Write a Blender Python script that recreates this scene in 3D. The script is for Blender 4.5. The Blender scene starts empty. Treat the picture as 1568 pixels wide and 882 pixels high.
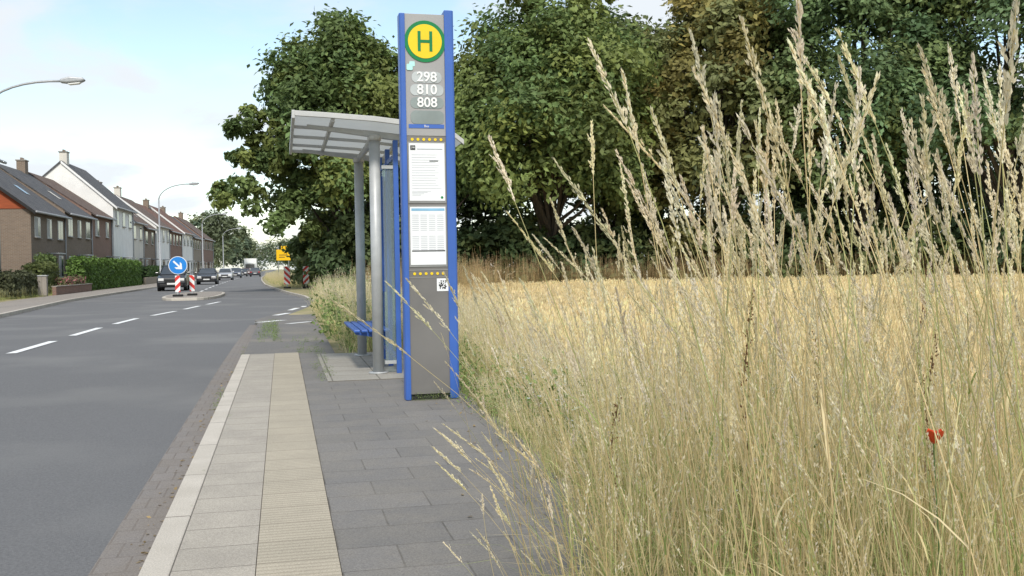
import bpy, math, random, bmesh
import numpy as np
from mathutils import Vector, Matrix, Euler
rng=np.random.default_rng(7); random.seed(7)
S=bpy.context.scene
COL=S.collection

# ------------------------------------------------------------------ materials
def mat(name,c1,c2=None,rough=.85,scale=5,bump=0.0,bscale=None,metal=0.0,spec=.3,stretch=None,detail=6,lo=.35,hi=.65,c3=None,s3=.4):
    m=bpy.data.materials.new(name); m.use_nodes=True
    nt=m.node_tree; N=nt.nodes; L=nt.links
    b=N['Principled BSDF']; b.inputs['Roughness'].default_value=rough; b.inputs['Metallic'].default_value=metal
    b.inputs['Specular IOR Level'].default_value=spec
    if c2 is None: c2=tuple(x*.82 for x in c1)
    tc=N.new('ShaderNodeTexCoord'); mp=N.new('ShaderNodeMapping')
    if stretch: mp.inputs['Scale'].default_value=stretch
    L.new(tc.outputs['Object'],mp.inputs['Vector'])
    no=N.new('ShaderNodeTexNoise'); no.inputs['Scale'].default_value=scale; no.inputs['Detail'].default_value=detail
    L.new(mp.outputs[0],no.inputs['Vector'])
    r=N.new('ShaderNodeMapRange'); r.inputs[1].default_value=lo; r.inputs[2].default_value=hi
    L.new(no.outputs[0],r.inputs[0])
    mx=N.new('ShaderNodeMix'); mx.data_type='RGBA'
    mx.inputs[6].default_value=(*c1,1); mx.inputs[7].default_value=(*c2,1)
    L.new(r.outputs[0],mx.inputs[0]); out=mx.outputs[2]
    if c3 is not None:
        n3=N.new('ShaderNodeTexNoise'); n3.inputs['Scale'].default_value=s3; n3.inputs['Detail'].default_value=5
        L.new(mp.outputs[0],n3.inputs['Vector'])
        r3=N.new('ShaderNodeMapRange'); r3.inputs[1].default_value=.48; r3.inputs[2].default_value=.68
        L.new(n3.outputs[0],r3.inputs[0])
        m3=N.new('ShaderNodeMix'); m3.data_type='RGBA'; L.new(out,m3.inputs[6]); m3.inputs[7].default_value=(*c3,1)
        L.new(r3.outputs[0],m3.inputs[0]); out=m3.outputs[2]
    L.new(out,b.inputs['Base Color'])
    if bump:
        nb=N.new('ShaderNodeTexNoise'); nb.inputs['Scale'].default_value=bscale or scale*4; nb.inputs['Detail'].default_value=8
        L.new(mp.outputs[0],nb.inputs['Vector'])
        bp=N.new('ShaderNodeBump'); bp.inputs['Strength'].default_value=bump; bp.inputs['Distance'].default_value=.02
        L.new(nb.outputs[0],bp.inputs['Height']); L.new(bp.outputs[0],b.inputs['Normal'])
    return m

def brickmat(name,c1,c2,mortar,bw,bh,ms=.006,offset=.5,axis='XY',rough=.9,bias=0.0,ribs=0,dirt=(.1,.09,.07),ox=0.0):
    m=bpy.data.materials.new(name); m.use_nodes=True
    nt=m.node_tree; N=nt.nodes; L=nt.links; b=N['Principled BSDF']; b.inputs['Roughness'].default_value=rough
    b.inputs['Specular IOR Level'].default_value=.25
    tc=N.new('ShaderNodeTexCoord'); sp=N.new('ShaderNodeSeparateXYZ'); L.new(tc.outputs['Object'],sp.inputs[0])
    cb=N.new('ShaderNodeCombineXYZ')
    if axis=='XY':
        sx=N.new('ShaderNodeMath'); sx.operation='SUBTRACT'; sx.inputs[1].default_value=ox; L.new(sp.outputs[0],sx.inputs[0])
        L.new(sx.outputs[0],cb.inputs[0]); L.new(sp.outputs[1],cb.inputs[1])
    else:
        ad=N.new('ShaderNodeMath'); L.new(sp.outputs[0],ad.inputs[0]); L.new(sp.outputs[1],ad.inputs[1])
        L.new(ad.outputs[0],cb.inputs[0]); L.new(sp.outputs[2],cb.inputs[1])
    br=N.new('ShaderNodeTexBrick'); br.offset=offset; br.inputs['Scale'].default_value=1
    br.inputs['Brick Width'].default_value=bw; br.inputs['Row Height'].default_value=bh
    br.inputs['Mortar Size'].default_value=ms; br.inputs['Color1'].default_value=(*c1,1); br.inputs['Color2'].default_value=(*c2,1)
    br.inputs['Mortar'].default_value=(*mortar,1); br.inputs['Bias'].default_value=bias; br.inputs['Mortar Smooth'].default_value=.3
    L.new(cb.outputs[0],br.inputs['Vector'])
    no=N.new('ShaderNodeTexNoise'); no.inputs['Scale'].default_value=2.2; no.inputs['Detail'].default_value=10; no.inputs['Roughness'].default_value=.65
    L.new(tc.outputs['Object'],no.inputs['Vector'])
    r=N.new('ShaderNodeMapRange'); r.inputs[1].default_value=.38; r.inputs[2].default_value=.70; r.inputs[4].default_value=.75; L.new(no.outputs[0],r.inputs[0])
    mx=N.new('ShaderNodeMix'); mx.data_type='RGBA'; L.new(r.outputs[0],mx.inputs[0]); L.new(br.outputs[0],mx.inputs[6]); mx.inputs[7].default_value=(*dirt,1)
    out=mx.outputs[2]
    fine=N.new('ShaderNodeTexNoise'); fine.inputs['Scale'].default_value=150; fine.inputs['Detail'].default_value=4
    L.new(tc.outputs['Object'],fine.inputs['Vector'])
    rf=N.new('ShaderNodeMapRange'); rf.inputs[1].default_value=.3; rf.inputs[2].default_value=.7; rf.inputs[3].default_value=.74; rf.inputs[4].default_value=1.2; L.new(fine.outputs[0],rf.inputs[0])
    ml=N.new('ShaderNodeVectorMath'); ml.operation='SCALE'; L.new(out,ml.inputs[0]); L.new(rf.outputs[0],ml.inputs['Scale']); out=ml.outputs[0]
    bp=N.new('ShaderNodeBump'); bp.inputs['Strength'].default_value=.35; bp.inputs['Distance'].default_value=.004; bp.invert=True
    L.new(br.outputs['Fac'],bp.inputs['Height']); nrm=bp.outputs[0]
    if ribs:
        wv=N.new('ShaderNodeMath'); wv.operation='MULTIPLY'; L.new(sp.outputs[1],wv.inputs[0]); wv.inputs[1].default_value=2*math.pi/ribs
        sn=N.new('ShaderNodeMath'); sn.operation='SINE'; L.new(wv.outputs[0],sn.inputs[0])
        rr=N.new('ShaderNodeMapRange'); rr.inputs[1].default_value=-1; rr.inputs[2].default_value=.2; rr.inputs[3].default_value=.80; rr.inputs[4].default_value=1.0; L.new(sn.outputs[0],rr.inputs[0])
        m2=N.new('ShaderNodeVectorMath'); m2.operation='SCALE'; L.new(out,m2.inputs[0]); L.new(rr.outputs[0],m2.inputs['Scale']); out=m2.outputs[0]
    L.new(out,b.inputs['Base Color']); L.new(nrm,b.inputs['Normal'])
    return m

def leafmat(name,transl=.35,rough=.6,mult=1.0):
    m=bpy.data.materials.new(name); m.use_nodes=True
    nt=m.node_tree; N=nt.nodes; L=nt.links; b=N['Principled BSDF']; o=N['Material Output']
    b.inputs['Roughness'].default_value=rough; b.inputs['Specular IOR Level'].default_value=.25
    a=N.new('ShaderNodeAttribute'); a.attribute_name='Col'
    L.new(a.outputs['Color'],b.inputs['Base Color'])
    t=N.new('ShaderNodeBsdfTranslucent'); L.new(a.outputs['Color'],t.inputs['Color'])
    mx=N.new('ShaderNodeMixShader'); mx.inputs[0].default_value=transl
    L.new(b.outputs[0],mx.inputs[1]); L.new(t.outputs[0],mx.inputs[2]); L.new(mx.outputs[0],o.inputs['Surface'])
    return m

def glassmat(name,tint=(.75,.85,.85),op=.25):
    m=bpy.data.materials.new(name); m.use_nodes=True
    nt=m.node_tree; N=nt.nodes; L=nt.links; b=N['Principled BSDF']; o=N['Material Output']
    b.inputs['Base Color'].default_value=(*[x*.5 for x in tint],1); b.inputs['Roughness'].default_value=.08
    t=N.new('ShaderNodeBsdfTransparent'); t.inputs[0].default_value=(*tint,1)
    mx=N.new('ShaderNodeMixShader'); mx.inputs[0].default_value=op
    L.new(t.outputs[0],mx.inputs[1]); L.new(b.outputs[0],mx.inputs[2]); L.new(mx.outputs[0],o.inputs['Surface'])
    return m

def stripemat(name,ca,cb,k=3.2,sgn=1):
    m=bpy.data.materials.new(name); m.use_nodes=True
    nt=m.node_tree; N=nt.nodes; L=nt.links; b=N['Principled BSDF']; b.inputs['Roughness'].default_value=.5
    tc=N.new('ShaderNodeTexCoord'); sp=N.new('ShaderNodeSeparateXYZ'); L.new(tc.outputs['Object'],sp.inputs[0])
    a=N.new('ShaderNodeMath'); a.operation='MULTIPLY'; a.inputs[1].default_value=sgn; L.new(sp.outputs[0],a.inputs[0])
    ad=N.new('ShaderNodeMath'); L.new(a.outputs[0],ad.inputs[0]); L.new(sp.outputs[2],ad.inputs[1])
    mu=N.new('ShaderNodeMath'); mu.operation='MULTIPLY'; mu.inputs[1].default_value=k; L.new(ad.outputs[0],mu.inputs[0])
    fr=N.new('ShaderNodeMath'); fr.operation='FRACT'; L.new(mu.outputs[0],fr.inputs[0])
    gt=N.new('ShaderNodeMath'); gt.operation='GREATER_THAN'; gt.inputs[1].default_value=.5; L.new(fr.outputs[0],gt.inputs[0])
    mx=N.new('ShaderNodeMix'); mx.data_type='RGBA'; L.new(gt.outputs[0],mx.inputs[0]); mx.inputs[6].default_value=(*ca,1); mx.inputs[7].default_value=(*cb,1)
    L.new(mx.outputs[2],b.inputs['Base Color']); return m

# ------------------------------------------------------------------ mesh helpers
def empty(name,loc=(0,0,0),rz=0.0):
    o=bpy.data.objects.new(name,None); o.empty_display_size=.2; o.location=loc; o.rotation_euler=(0,0,rz); COL.objects.link(o); return o
def link(name,me,m=None,parent=None,bevel=0,smooth=False,seg=2):
    o=bpy.data.objects.new(name,me); COL.objects.link(o)
    if m is not None: me.materials.append(m)
    if parent is not None: o.parent=parent
    if smooth:
        for p in me.polygons: p.use_smooth=True
    if bevel:
        b=o.modifiers.new('bevel','BEVEL'); b.width=bevel; b.segments=seg; b.limit_method='ANGLE'; b.angle_limit=math.radians(40)
    return o
def poly(name,V,F,m,parent=None,bevel=0,smooth=False):
    me=bpy.data.meshes.new(name); me.from_pydata([tuple(v) for v in V],[],[tuple(f) for f in F]); me.update()
    return link(name,me,m,parent,bevel,smooth)
def box(name,x0,x1,y0,y1,z0,z1,m,parent=None,bevel=0):
    V=[(x0,y0,z0),(x1,y0,z0),(x1,y1,z0),(x0,y1,z0),(x0,y0,z1),(x1,y0,z1),(x1,y1,z1),(x0,y1,z1)]
    F=[(0,3,2,1),(4,5,6,7),(0,1,5,4),(1,2,6,5),(2,3,7,6),(3,0,4,7)]
    return poly(name,V,F,m,parent,bevel)
def prism(name,pts,axis,a,b,m,parent=None,bevel=0):
    n=len(pts)
    def P(p,t):
        return {'x':(t,p[0],p[1]),'y':(p[0],t,p[1]),'z':(p[0],p[1],t)}[axis]
    V=[P(p,a) for p in pts]+[P(p,b) for p in pts]
    F=[tuple(range(n))[::-1],tuple(range(n,2*n))]+[(i,(i+1)%n,(i+1)%n+n,i+n) for i in range(n)]
    me=bpy.data.meshes.new(name); me.from_pydata(V,[],F); 
    bm=bmesh.new(); bm.from_mesh(me); bmesh.ops.recalc_face_normals(bm,faces=bm.faces); bm.to_mesh(me); bm.free()
    return link(name,me,m,parent,bevel)
def tube_geo(P,R,n=8,cap=True):
    P=np.array(P,float); k=len(P); V=[];F=[]
    if np.isscalar(R): R=[R]*k
    prev=None
    for i in range(k):
        t=P[min(i+1,k-1)]-P[max(i-1,0)]; t/=np.linalg.norm(t)+1e-9
        a=np.array([1,0,0.]) if abs(t[0])<.8 else np.array([0,1,0.])
        if prev is not None: a=prev
        u=np.cross(t,a); u/=np.linalg.norm(u)+1e-9; w=np.cross(u,t); prev=w
        for j in range(n):
            an=2*math.pi*j/n; V.append(P[i]+R[i]*(math.cos(an)*w+math.sin(an)*u))
    for i in range(k-1):
        for j in range(n): F.append((i*n+j,i*n+(j+1)%n,(i+1)*n+(j+1)%n,(i+1)*n+j))
    if cap: F.append(tuple(range(n))[::-1]); F.append(tuple(range((k-1)*n,k*n)))
    return V,F
def tube(name,P,R,m,parent=None,n=10):
    V,F=tube_geo(P,R,n); return poly(name,V,F,m,parent,0,True)
def disc(name,c,r,th,m,parent=None,axis='y',n=40,rin=None):
    V=[];F=[]
    for t in (0,1):
        for j in range(n):
            a=2*math.pi*j/n; x=math.cos(a)*r; z=math.sin(a)*r
            d={'y':(x,-th*t,z),'x':(th*t,x,z),'z':(x,z,th*t)}[axis]; V.append((c[0]+d[0],c[1]+d[1],c[2]+d[2]))
    F=[tuple(range(n)),tuple(range(n,2*n))[::-1]]+[(j,(j+1)%n,(j+1)%n+n,j+n) for j in range(n)]
    me=bpy.data.meshes.new(name); me.from_pydata(V,[],F)
    bm=bmesh.new(); bm.from_mesh(me); bmesh.ops.recalc_face_normals(bm,faces=bm.faces); bm.to_mesh(me); bm.free()
    return link(name,me,m,parent)
def np_mesh(name,V,F,m,C=None,parent=None):
    me=bpy.data.meshes.new(name); V=np.ascontiguousarray(V,dtype=np.float32); F=np.ascontiguousarray(F,dtype=np.int32)
    me.vertices.add(len(V)); me.vertices.foreach_set('co',V.ravel())
    me.loops.add(F.size); me.loops.foreach_set('vertex_index',F.ravel())
    me.polygons.add(len(F)); me.polygons.foreach_set('loop_start',np.arange(0,F.size,F.shape[1],dtype=np.int32))
    me.update(calc_edges=True)
    if C is not None:
        a=me.color_attributes.new('Col','FLOAT_COLOR','POINT')
        c4=np.ones((len(V),4),np.float32); c4[:,:3]=np.clip(C,0,.92); a.data.foreach_set('color',c4.ravel())
    return link(name,me,m,parent)
class Acc:
    def __init__(s): s.V=[];s.F=[];s.C=[];s.n=0
    def add(s,V,F,C):
        V=np.asarray(V,float); F=np.asarray(F,int); C=np.asarray(C,float)
        if C.ndim==1: C=np.tile(C,(len(V),1))
        s.V.append(V);s.F.append(F+s.n);s.C.append(C);s.n+=len(V)
    def get(s): return np.vstack(s.V),np.vstack(s.F),np.vstack(s.C)
def nrm(v): return v/(np.linalg.norm(v,axis=-1,keepdims=True)+1e-9)
def scatter(acc,templates,pos,rz,sc,tint,lean=None):
    idx=rng.integers(0,len(templates),len(pos))
    for t,(V,F,C) in enumerate(templates):
        k=np.where(idx==t)[0]
        if len(k)==0: continue
        c=np.cos(rz[k])[:,None]; s=np.sin(rz[k])[:,None]; q=sc[k][:,None]
        X=(V[:,0]*c-V[:,1]*s)*q; Y=(V[:,0]*s+V[:,1]*c)*q; Z=V[:,2][None]*q
        if lean is not None:
            w=np.clip(Z,0,9)**1.6; X=X+lean[k,0:1]*w; Y=Y+lean[k,1:2]*w; Z=Z-.25*(lean[k,0:1]**2+lean[k,1:2]**2)*w
        P=np.stack([X,Y,Z],-1)+pos[k][:,None,:]
        n=len(V); FF=F[None]+ (np.arange(len(k))*n)[:,None,None]
        CC=C[None]*tint[k][:,None,:]
        acc.add(P.reshape(-1,3),FF.reshape(-1,F.shape[1]),CC.reshape(-1,3))

# ------------------------------------------------------------------ world, sun, camera
SUN_AZ,SUN_EL=188,46
w=bpy.data.worlds.new('World'); S.world=w; w.use_nodes=True
nt=w.node_tree; N=nt.nodes; L=nt.links; bg=N['Background']
sky=N.new('ShaderNodeTexSky'); sky.sky_type='NISHITA'; sky.sun_disc=False
sky.sun_elevation=math.radians(SUN_EL); sky.sun_rotation=math.radians(SUN_AZ); sky.air_density=1.0; sky.dust_density=.6
tc=N.new('ShaderNodeTexCoord'); sp=N.new('ShaderNodeSeparateXYZ'); L.new(tc.outputs['Generated'],sp.inputs[0])
az=N.new('ShaderNodeMath'); az.operation='ABSOLUTE'; L.new(sp.outputs[2],az.inputs[0])
ad=N.new('ShaderNodeMath'); ad.inputs[1].default_value=.20; L.new(az.outputs[0],ad.inputs[0])
dx=N.new('ShaderNodeMath'); dx.operation='DIVIDE'; L.new(sp.outputs[0],dx.inputs[0]); L.new(ad.outputs[0],dx.inputs[1])
dy=N.new('ShaderNodeMath'); dy.operation='DIVIDE'; L.new(sp.outputs[1],dy.inputs[0]); L.new(ad.outputs[0],dy.inputs[1])
cb=N.new('ShaderNodeCombineXYZ'); L.new(dx.outputs[0],cb.inputs[0]); L.new(dy.outputs[0],cb.inputs[1]); cb.inputs[2].default_value=5.2
no=N.new('ShaderNodeTexNoise'); no.inputs['Scale'].default_value=1.9; no.inputs['Detail'].default_value=8; no.inputs['Roughness'].default_value=.52; no.inputs['Distortion'].default_value=.35
L.new(cb.outputs[0],no.inputs['Vector'])
r=N.new('ShaderNodeMapRange'); r.interpolation_type='SMOOTHSTEP'; r.inputs[1].default_value=.40; r.inputs[2].default_value=.62; r.inputs[3].default_value=.10; r.inputs[4].default_value=.97; L.new(no.outputs[0],r.inputs[0])
scn=N.new('ShaderNodeVectorMath'); scn.operation='MULTIPLY'; scn.inputs[1].default_value=(1.85,1.8,1.6); L.new(sky.outputs[0],scn.inputs[0])
hz=N.new('ShaderNodeMapRange'); hz.inputs[1].default_value=0; hz.inputs[2].default_value=.10; hz.inputs[3].default_value=.6; hz.inputs[4].default_value=0; L.new(az.outputs[0],hz.inputs[0])
mxx=N.new('ShaderNodeMath'); mxx.operation='MAXIMUM'; L.new(r.outputs[0],mxx.inputs[0]); L.new(hz.outputs[0],mxx.inputs[1])
mx=N.new('ShaderNodeMix'); mx.data_type='RGBA'; L.new(mxx.outputs[0],mx.inputs[0]); L.new(scn.outputs[0],mx.inputs[6]); mx.inputs[7].default_value=(6.7,7.1,7.5,1)
L.new(mx.outputs[2],bg.inputs[0]); bg.inputs[1].default_value=.13
sd=bpy.data.lights.new('sun','SUN'); sd.energy=3.3; sd.angle=math.radians(8); sd.color=(1,.95,.87)
so=bpy.data.objects.new('sun',sd); COL.objects.link(so)
el=math.radians(SUN_EL); azm=math.radians(SUN_AZ)
dirv=Vector((math.sin(azm)*math.cos(el),math.cos(azm)*math.cos(el),math.sin(el)))
so.rotation_euler=dirv.to_track_quat('Z','Y').to_euler(); so.location=(0,0,40)
S.view_settings.view_transform='Standard'; S.view_settings.look='None'; S.view_settings.exposure=0
cd=bpy.data.cameras.new('camera'); cd.sensor_width=36; cd.lens=36*1500/1568; cd.clip_start=.05; cd.clip_end=4000
co=bpy.data.objects.new('camera',cd); COL.objects.link(co); S.camera=co
M=Matrix.Rotation(math.radians(-13.2),4,'Z')@Matrix.Rotation(math.radians(90-1.34),4,'X')@Matrix.Rotation(math.radians(-.9),4,'Z')
co.matrix_world=Matrix.Translation((0,0,1.2))@M

# ------------------------------------------------------------------ base materials
M_asph=mat('asphalt',(.19,.188,.188),(.13,.129,.13),.9,70,.5,220,c3=(.205,.202,.196),s3=.35,lo=.3,hi=.7)
M_path=mat('old_asphalt',(.20,.19,.18),(.145,.138,.13),.9,40,.4,160,c3=(.23,.21,.18),s3=.9)
M_kerb=brickmat('kerb_stone',(.56,.51,.44),(.52,.475,.41),(.14,.12,.1),2.2,1.0,.008,0,dirt=(.42,.38,.32),ox=-1)
M_slab=brickmat('smooth_slab',(.42,.38,.32),(.385,.35,.295),(.15,.13,.11),.3345,.315,.004,0,dirt=(.31,.28,.24),ox=-.4575)
M_tact=brickmat('ribbed_slab',(.46,.405,.315),(.43,.38,.295),(.2,.17,.13),.3345,.315,.004,0,ribs=.045,dirt=(.36,.32,.25),ox=-.1275)
M_pave=brickmat('grey_paver',(.205,.195,.185),(.17,.163,.155),(.115,.108,.098),.5,.325,.005,.5,dirt=(.235,.215,.185),ox=.21)
M_gut=brickmat('gutter_brick',(.235,.215,.20),(.21,.192,.178),(.165,.145,.13),.14,.24,.006,.5,dirt=(.215,.185,.155))
M_conc=brickmat('pad_slab',(.38,.355,.31),(.34,.32,.28),(.14,.13,.11),.5,.5,.01,0,dirt=(.28,.26,.22))
M_white=mat('road_paint',(.8,.8,.78),(.6,.6,.58),.7,25,lo=.5,hi=.85)
M_ground=mat('earth_grass',(.36,.30,.17),(.20,.21,.09),.95,3,.6,30,c3=(.40,.33,.20),s3=.9)
M_side=brickmat('far_pavement',(.36,.32,.28),(.32,.285,.25),(.17,.15,.13),.3,.3,.01,.5,dirt=(.27,.24,.21))
M_metal=mat('grey_metal',(.46,.47,.47),(.40,.41,.41),.45,8,metal=.2)
M_galv=mat('galvanised',(.40,.41,.42),(.33,.34,.35),.5,12,metal=.3)
M_blue=mat('blue_paint',(.045,.125,.44),(.038,.11,.38),.4,3,spec=.5)
M_rubber=mat('rubber',(.02,.02,.02),rough=.8); M_dark=mat('dark_plastic',(.03,.03,.03),rough=.5)
M_wp=mat('white_paint',(.8,.8,.78),(.74,.74,.72),.5,3)
M_glassd=mat('window_glass',(.05,.06,.07),(.08,.09,.10),.08,.8,spec=.8)
M_frame=mat('window_frame',(.75,.75,.73),rough=.5)
M_leaf=leafmat('foliage',.32); M_grass=leafmat('dry_grass',.38,.7)
M_bark=mat('bark',(.10,.08,.06),(.06,.05,.04),.95,8,.6,stretch=(1,1,.25))

# ------------------------------------------------------------------ ground and roads
YR=[-60,0,14.3,18,24,30,37,45,52.7,65,81.7,110,150,300,700,1800]
XR=[-.58,-.58,-.58,-.56,-.5,.3,1.15,.9,.26,-.5,-1.4,-2.2,-3,-4.2,-5,-6]
YL=[-60,31,47,60,81.6,150,300,1800]; XL=[-7.3,-8.05,-9.2,-9.3,-9.3,-9.6,-10.5,-13]
xr=lambda y: float(np.interp(y,YR,XR)); xl=lambda y: float(np.interp(y,YL,XL))
Ys=sorted(set([-60,-30,-10]+list(range(0,130,3))+[14.3]+[140,150,170,200,250,300,400,600,1000,1800]))
def strips(name,cols,m,parent=None):
    V=[];F=[];nc=len(cols)
    for y in Ys:
        for c in cols: x,z=c(y); V.append((x,y,z))
    for i in range(len(Ys)-1):
        for j in range(nc-1): a=i*nc+j; F.append((a,a+1,a+nc+1,a+nc))
    return poly(name,V,F,m,parent)
strips('ground',[lambda y:(-1800,-.3),lambda y:(xl(y)-60,-.1),lambda y:(xl(y)-.4,-.03),lambda y:(xl(y)-.1,-.14),lambda y:(xr(y)+.1,-.14),lambda y:(xr(y)+.3,-.02 if y>26 else -.1),
  lambda y:(max(2.0,xr(y)+1.3),-.03),lambda y:(max(3.6,xr(y)+2.2),-.45),lambda y:(12,-.5),lambda y:(60,-.5),lambda y:(1800,-.3)],M_ground)
strips('road',[lambda y:(xl(y),-.126),lambda y:((xl(y)+xr(y))/2,-.118),lambda y:(xr(y)-(.27 if y<24 else .0),-.126)],M_asph)
def band(name,f0,f1,y0,y1,z,th,m,parent=None,bevel=0,step=2.0):
    ys=list(np.arange(y0,y1,step))+[y1]; V=[];F=[]
    for y in ys: V+=[(f0(y),y,z),(f1(y),y,z),(f1(y),y,z-th),(f0(y),y,z-th)]
    for i in range(len(ys)-1):
        a=i*4
        for j in range(4): F.append((a+j,a+(j+1)%4,a+4+(j+1)%4,a+4+j)[::-1])
    F.append((0,1,2,3)); e=(len(ys)-1)*4; F.append((e+3,e+2,e+1,e))
    return poly(name,V,F,m,parent,bevel)
band('road_gutter',lambda y:xr(y)-.27,lambda y:xr(y)+.01,-20,24,-.122,.05,M_gut)
pl=empty('bus_stop_pavement')
band('kerb',lambda y:-.580,lambda y:-.458,-20,14.3,0.0,.2,M_kerb,pl,.008,50)
band('smooth_slabs',lambda y:-.455,lambda y:-.128,-20,14.3,-.002,.18,M_slab,pl,0,50)
band('ribbed_slabs',lambda y:-.125,lambda y:.205,-20,14.3,.001,.18,M_tact,pl,0,50)
def pedge(y): return 1.3+.045*min(max(y,0),8)+.04*math.sin(y*2.1)+.03*math.sin(y*5.3)
band('grey_paving',lambda y:.208,pedge,-20,10.5,-.004,.18,M_pave,pl,0,.25)
band('grey_paving_rear',lambda y:.208,lambda y:.45,10.5,14.3,-.004,.18,M_pave,pl,0,50)
band('shelter_pad',lambda y:.45,lambda y:2.1,10.5,13.9,.004,.18,M_conc,pl,0,50)
band('cycle_path',lambda y:-.56 if y<24.1 else xr(y)-.2,lambda y:np.interp(y,[14,24,32],[.72,.78,.95]),14.3,32,-.03,.12,M_path,pl,0,1)
lk=empty('far_pavement')
band('kerb_left',lambda y:xl(y)-.14,lambda y:xl(y),-60,400,-.01,.2,M_kerb,lk)
band('paving_left',lambda y:xl(y)-2.4,lambda y:xl(y)-.142,-60,400,-.014,.1,M_side,lk)
band('kerb_right',lambda y:xr(y),lambda y:xr(y)+.12,37,400,-.02,.2,M_kerb,lk)
mk=empty('road_markings')
cx=lambda y: float(np.interp(y,[-40,10,17.4,24.4,28.8,32.6,37,43.5,44],[-4.5,-4.4,-4.33,-4.17,-3.93,-3.4,-3.0,-2.3,-2.3]))
for i,y0 in enumerate(np.arange(17.4-4.3*6,42,4.3)):
    y1=y0+2.75; z=-.110
    poly('dash_%d'%i,[(cx(y0)-.08,y0,z),(cx(y0)+.08,y0,z),(cx(y1)+.08,y1,z),(cx(y1)-.08,y1,z)],[(0,1,2,3)],M_white,mk)
for i,y0 in enumerate(np.arange(62,180,6)):
    c=lambda y:(xl(y)+xr(y))/2
    y1=y0+3; z=-.106; poly('dashf_%d'%i,[(c(y0)-.07,y0,z),(c(y0)+.07,y0,z),(c(y1)+.07,y1,z),(c(y1)-.07,y1,z)],[(0,1,2,3)],M_white,mk)
for i,(x0,y0,x1,y1,wd) in enumerate([(-.55,23.2,.0,23.9,.22),(-.2,26.5,.15,27.6,.18),(.2,29.5,.45,31,.16),(.55,33,.75,34.8,.16),(.1,22.3,.62,22.9,.16)]):
    z=-.110 if i==3 else -.022
    poly('edge_dash_%d'%i,[(x0-wd/2,y0,z),(x0+wd/2,y0-.05,z),(x1+wd/2,y1,z),(x1-wd/2,y1+.05,z)],[(0,1,2,3)],M_white,mk)

# traffic island
ti=empty('traffic_island',(0,0,0))
isl=[]
for t in np.linspace(0,2*math.pi,28,endpoint=False):
    c,s=math.cos(t),math.sin(t); isl.append((-4.15+1.3*np.sign(c)*abs(c)**.6,50.5+6*np.sign(s)*abs(s)**.8))
prism('island_kerb',isl,'z',-.13,.0,M_kerb,ti,.02)
prism('island_top',[(-4.15+(x+4.15)*.88,50.5+(y-50.5)*.96) for x,y in isl],'z',-.01,.012,M_side,ti)
M_rw=stripemat('red_white_stripes',(.62,.03,.02),(.8,.8,.78),2.6,1); M_rw2=stripemat('red_white_stripes_b',(.62,.03,.02),(.8,.8,.78),2.6,-1)
def beacon(loc,h=1.0,wd=.28,m=None,z0=.25):
    e=empty('striped_beacon',loc)
    box('base',-.22,.22,-.15,.15,0,.1,M_rubber,e,.02); box('stem',-.03,.03,-.02,.02,.1,z0,M_galv,e)
    box('plate',-wd/2,wd/2,-.025,.025,z0,z0+h,m or M_rw,e,.012)
beacon((-4.6,46.6,.01),.75,.22,M_rw2,.2); beacon((-4.1,48.0,.01),.75,.22,M_rw,.2); 
ks=empty('keep_right_sign',(-4.62,47.1,.01))
tube('pole',[(0,0,0),(0,0,1.75)],.035,M_galv,ks)
disc('rim',(0,-.035,1.42),.41,.02,M_wp,ks); disc('blue_disc',(0,-.057,1.42),.385,.004,mat('sign_blue',(.02,.22,.62),(.02,.2,.58),.35),ks)
a=math.radians(-45)
def rot2(x,z): return (x*math.cos(a)-z*math.sin(a),x*math.sin(a)+z*math.cos(a)+1.42)
arr=[(-.27,-.04),(.08,-.04),(-.04,-.17),(.07,-.17),(.26,0),(.07,.17),(-.04,.17),(.08,.04),(-.27,.04)]
prism('arrow',[rot2(*p) for p in arr],'y',-.066,-.062,M_wp,ks)
beacon((.30,62,-.02),1.1,.36,M_rw,.25); beacon((1.45,62,-.02),1.1,.36,M_rw2,.25)
ys_=empty('yellow_direction_sign',(.25,140,-.05))
tube('pole_l',[(-.7,0,0),(-.7,0,4.4)],.05,M_galv,ys_); tube('pole_r',[(.7,0,0),(.7,0,4.4)],.05,M_galv,ys_)
M_yel=mat('sign_yellow',(.85,.50,.01),(.8,.46,.01),.4)
prism('board',[(-.95,2.4),(.95,2.4),(.95,3.5),(.6,3.5),(.6,4.4),(-.3,4.4),(-.3,3.9),(-.95,3.9)],'y',-.09,-.06,M_yel,ys_,.01)
box('text_line',-.6,.5,-.096,-.092,3.1,3.2,M_dark,ys_); box('text_line_2',-.6,.2,-.096,-.092,2.8,2.9,M_dark,ys_)

# ------------------------------------------------------------------ bus stop pylon
py=empty('bus_stop_sign',(1.06,8.8,0))
M_pan=mat('panel_grey',(.18,.172,.163),(.15,.144,.137),.55,3,c3=(.205,.195,.185),s3=1.5); M_head=mat('header_grey',(.35,.342,.335),(.31,.304,.30),.5,2)
M_paper=mat('paper',(.80,.81,.81),(.75,.76,.77),.4,2); M_lt=mat('print_grey',(.45,.47,.5),rough=.6); M_lb=mat('print_lightblue',(.25,.5,.7),rough=.6)
M_green=mat('sign_green',(.01,.22,.07),rough=.4); M_y=mat('sign_h_yellow',(.84,.58,.02),(.80,.54,.02),.4)
prism('blue_profile_left',[(-.0,-.03),(.012,-.045),(.05,-.045),(.05,.10),(.012,.10),(0,.085)],'z',.0,3.46,M_blue,py,.004)
prism('blue_profile_right',[(.405,-.045),(.475,-.045),(.49,-.03),(.49,.085),(.475,.10),(.405,.10)],'z',.0,3.50,M_blue,py,.004)
box('panel',.05,.405,-.03,.085,.05,2.37,M_pan,py); box('header',.05,.405,-.034,.085,2.372,3.46,M_head,py,.003)
box('foot',.055,.40,-.01,.07,0,.05,M_dark,py)
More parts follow.
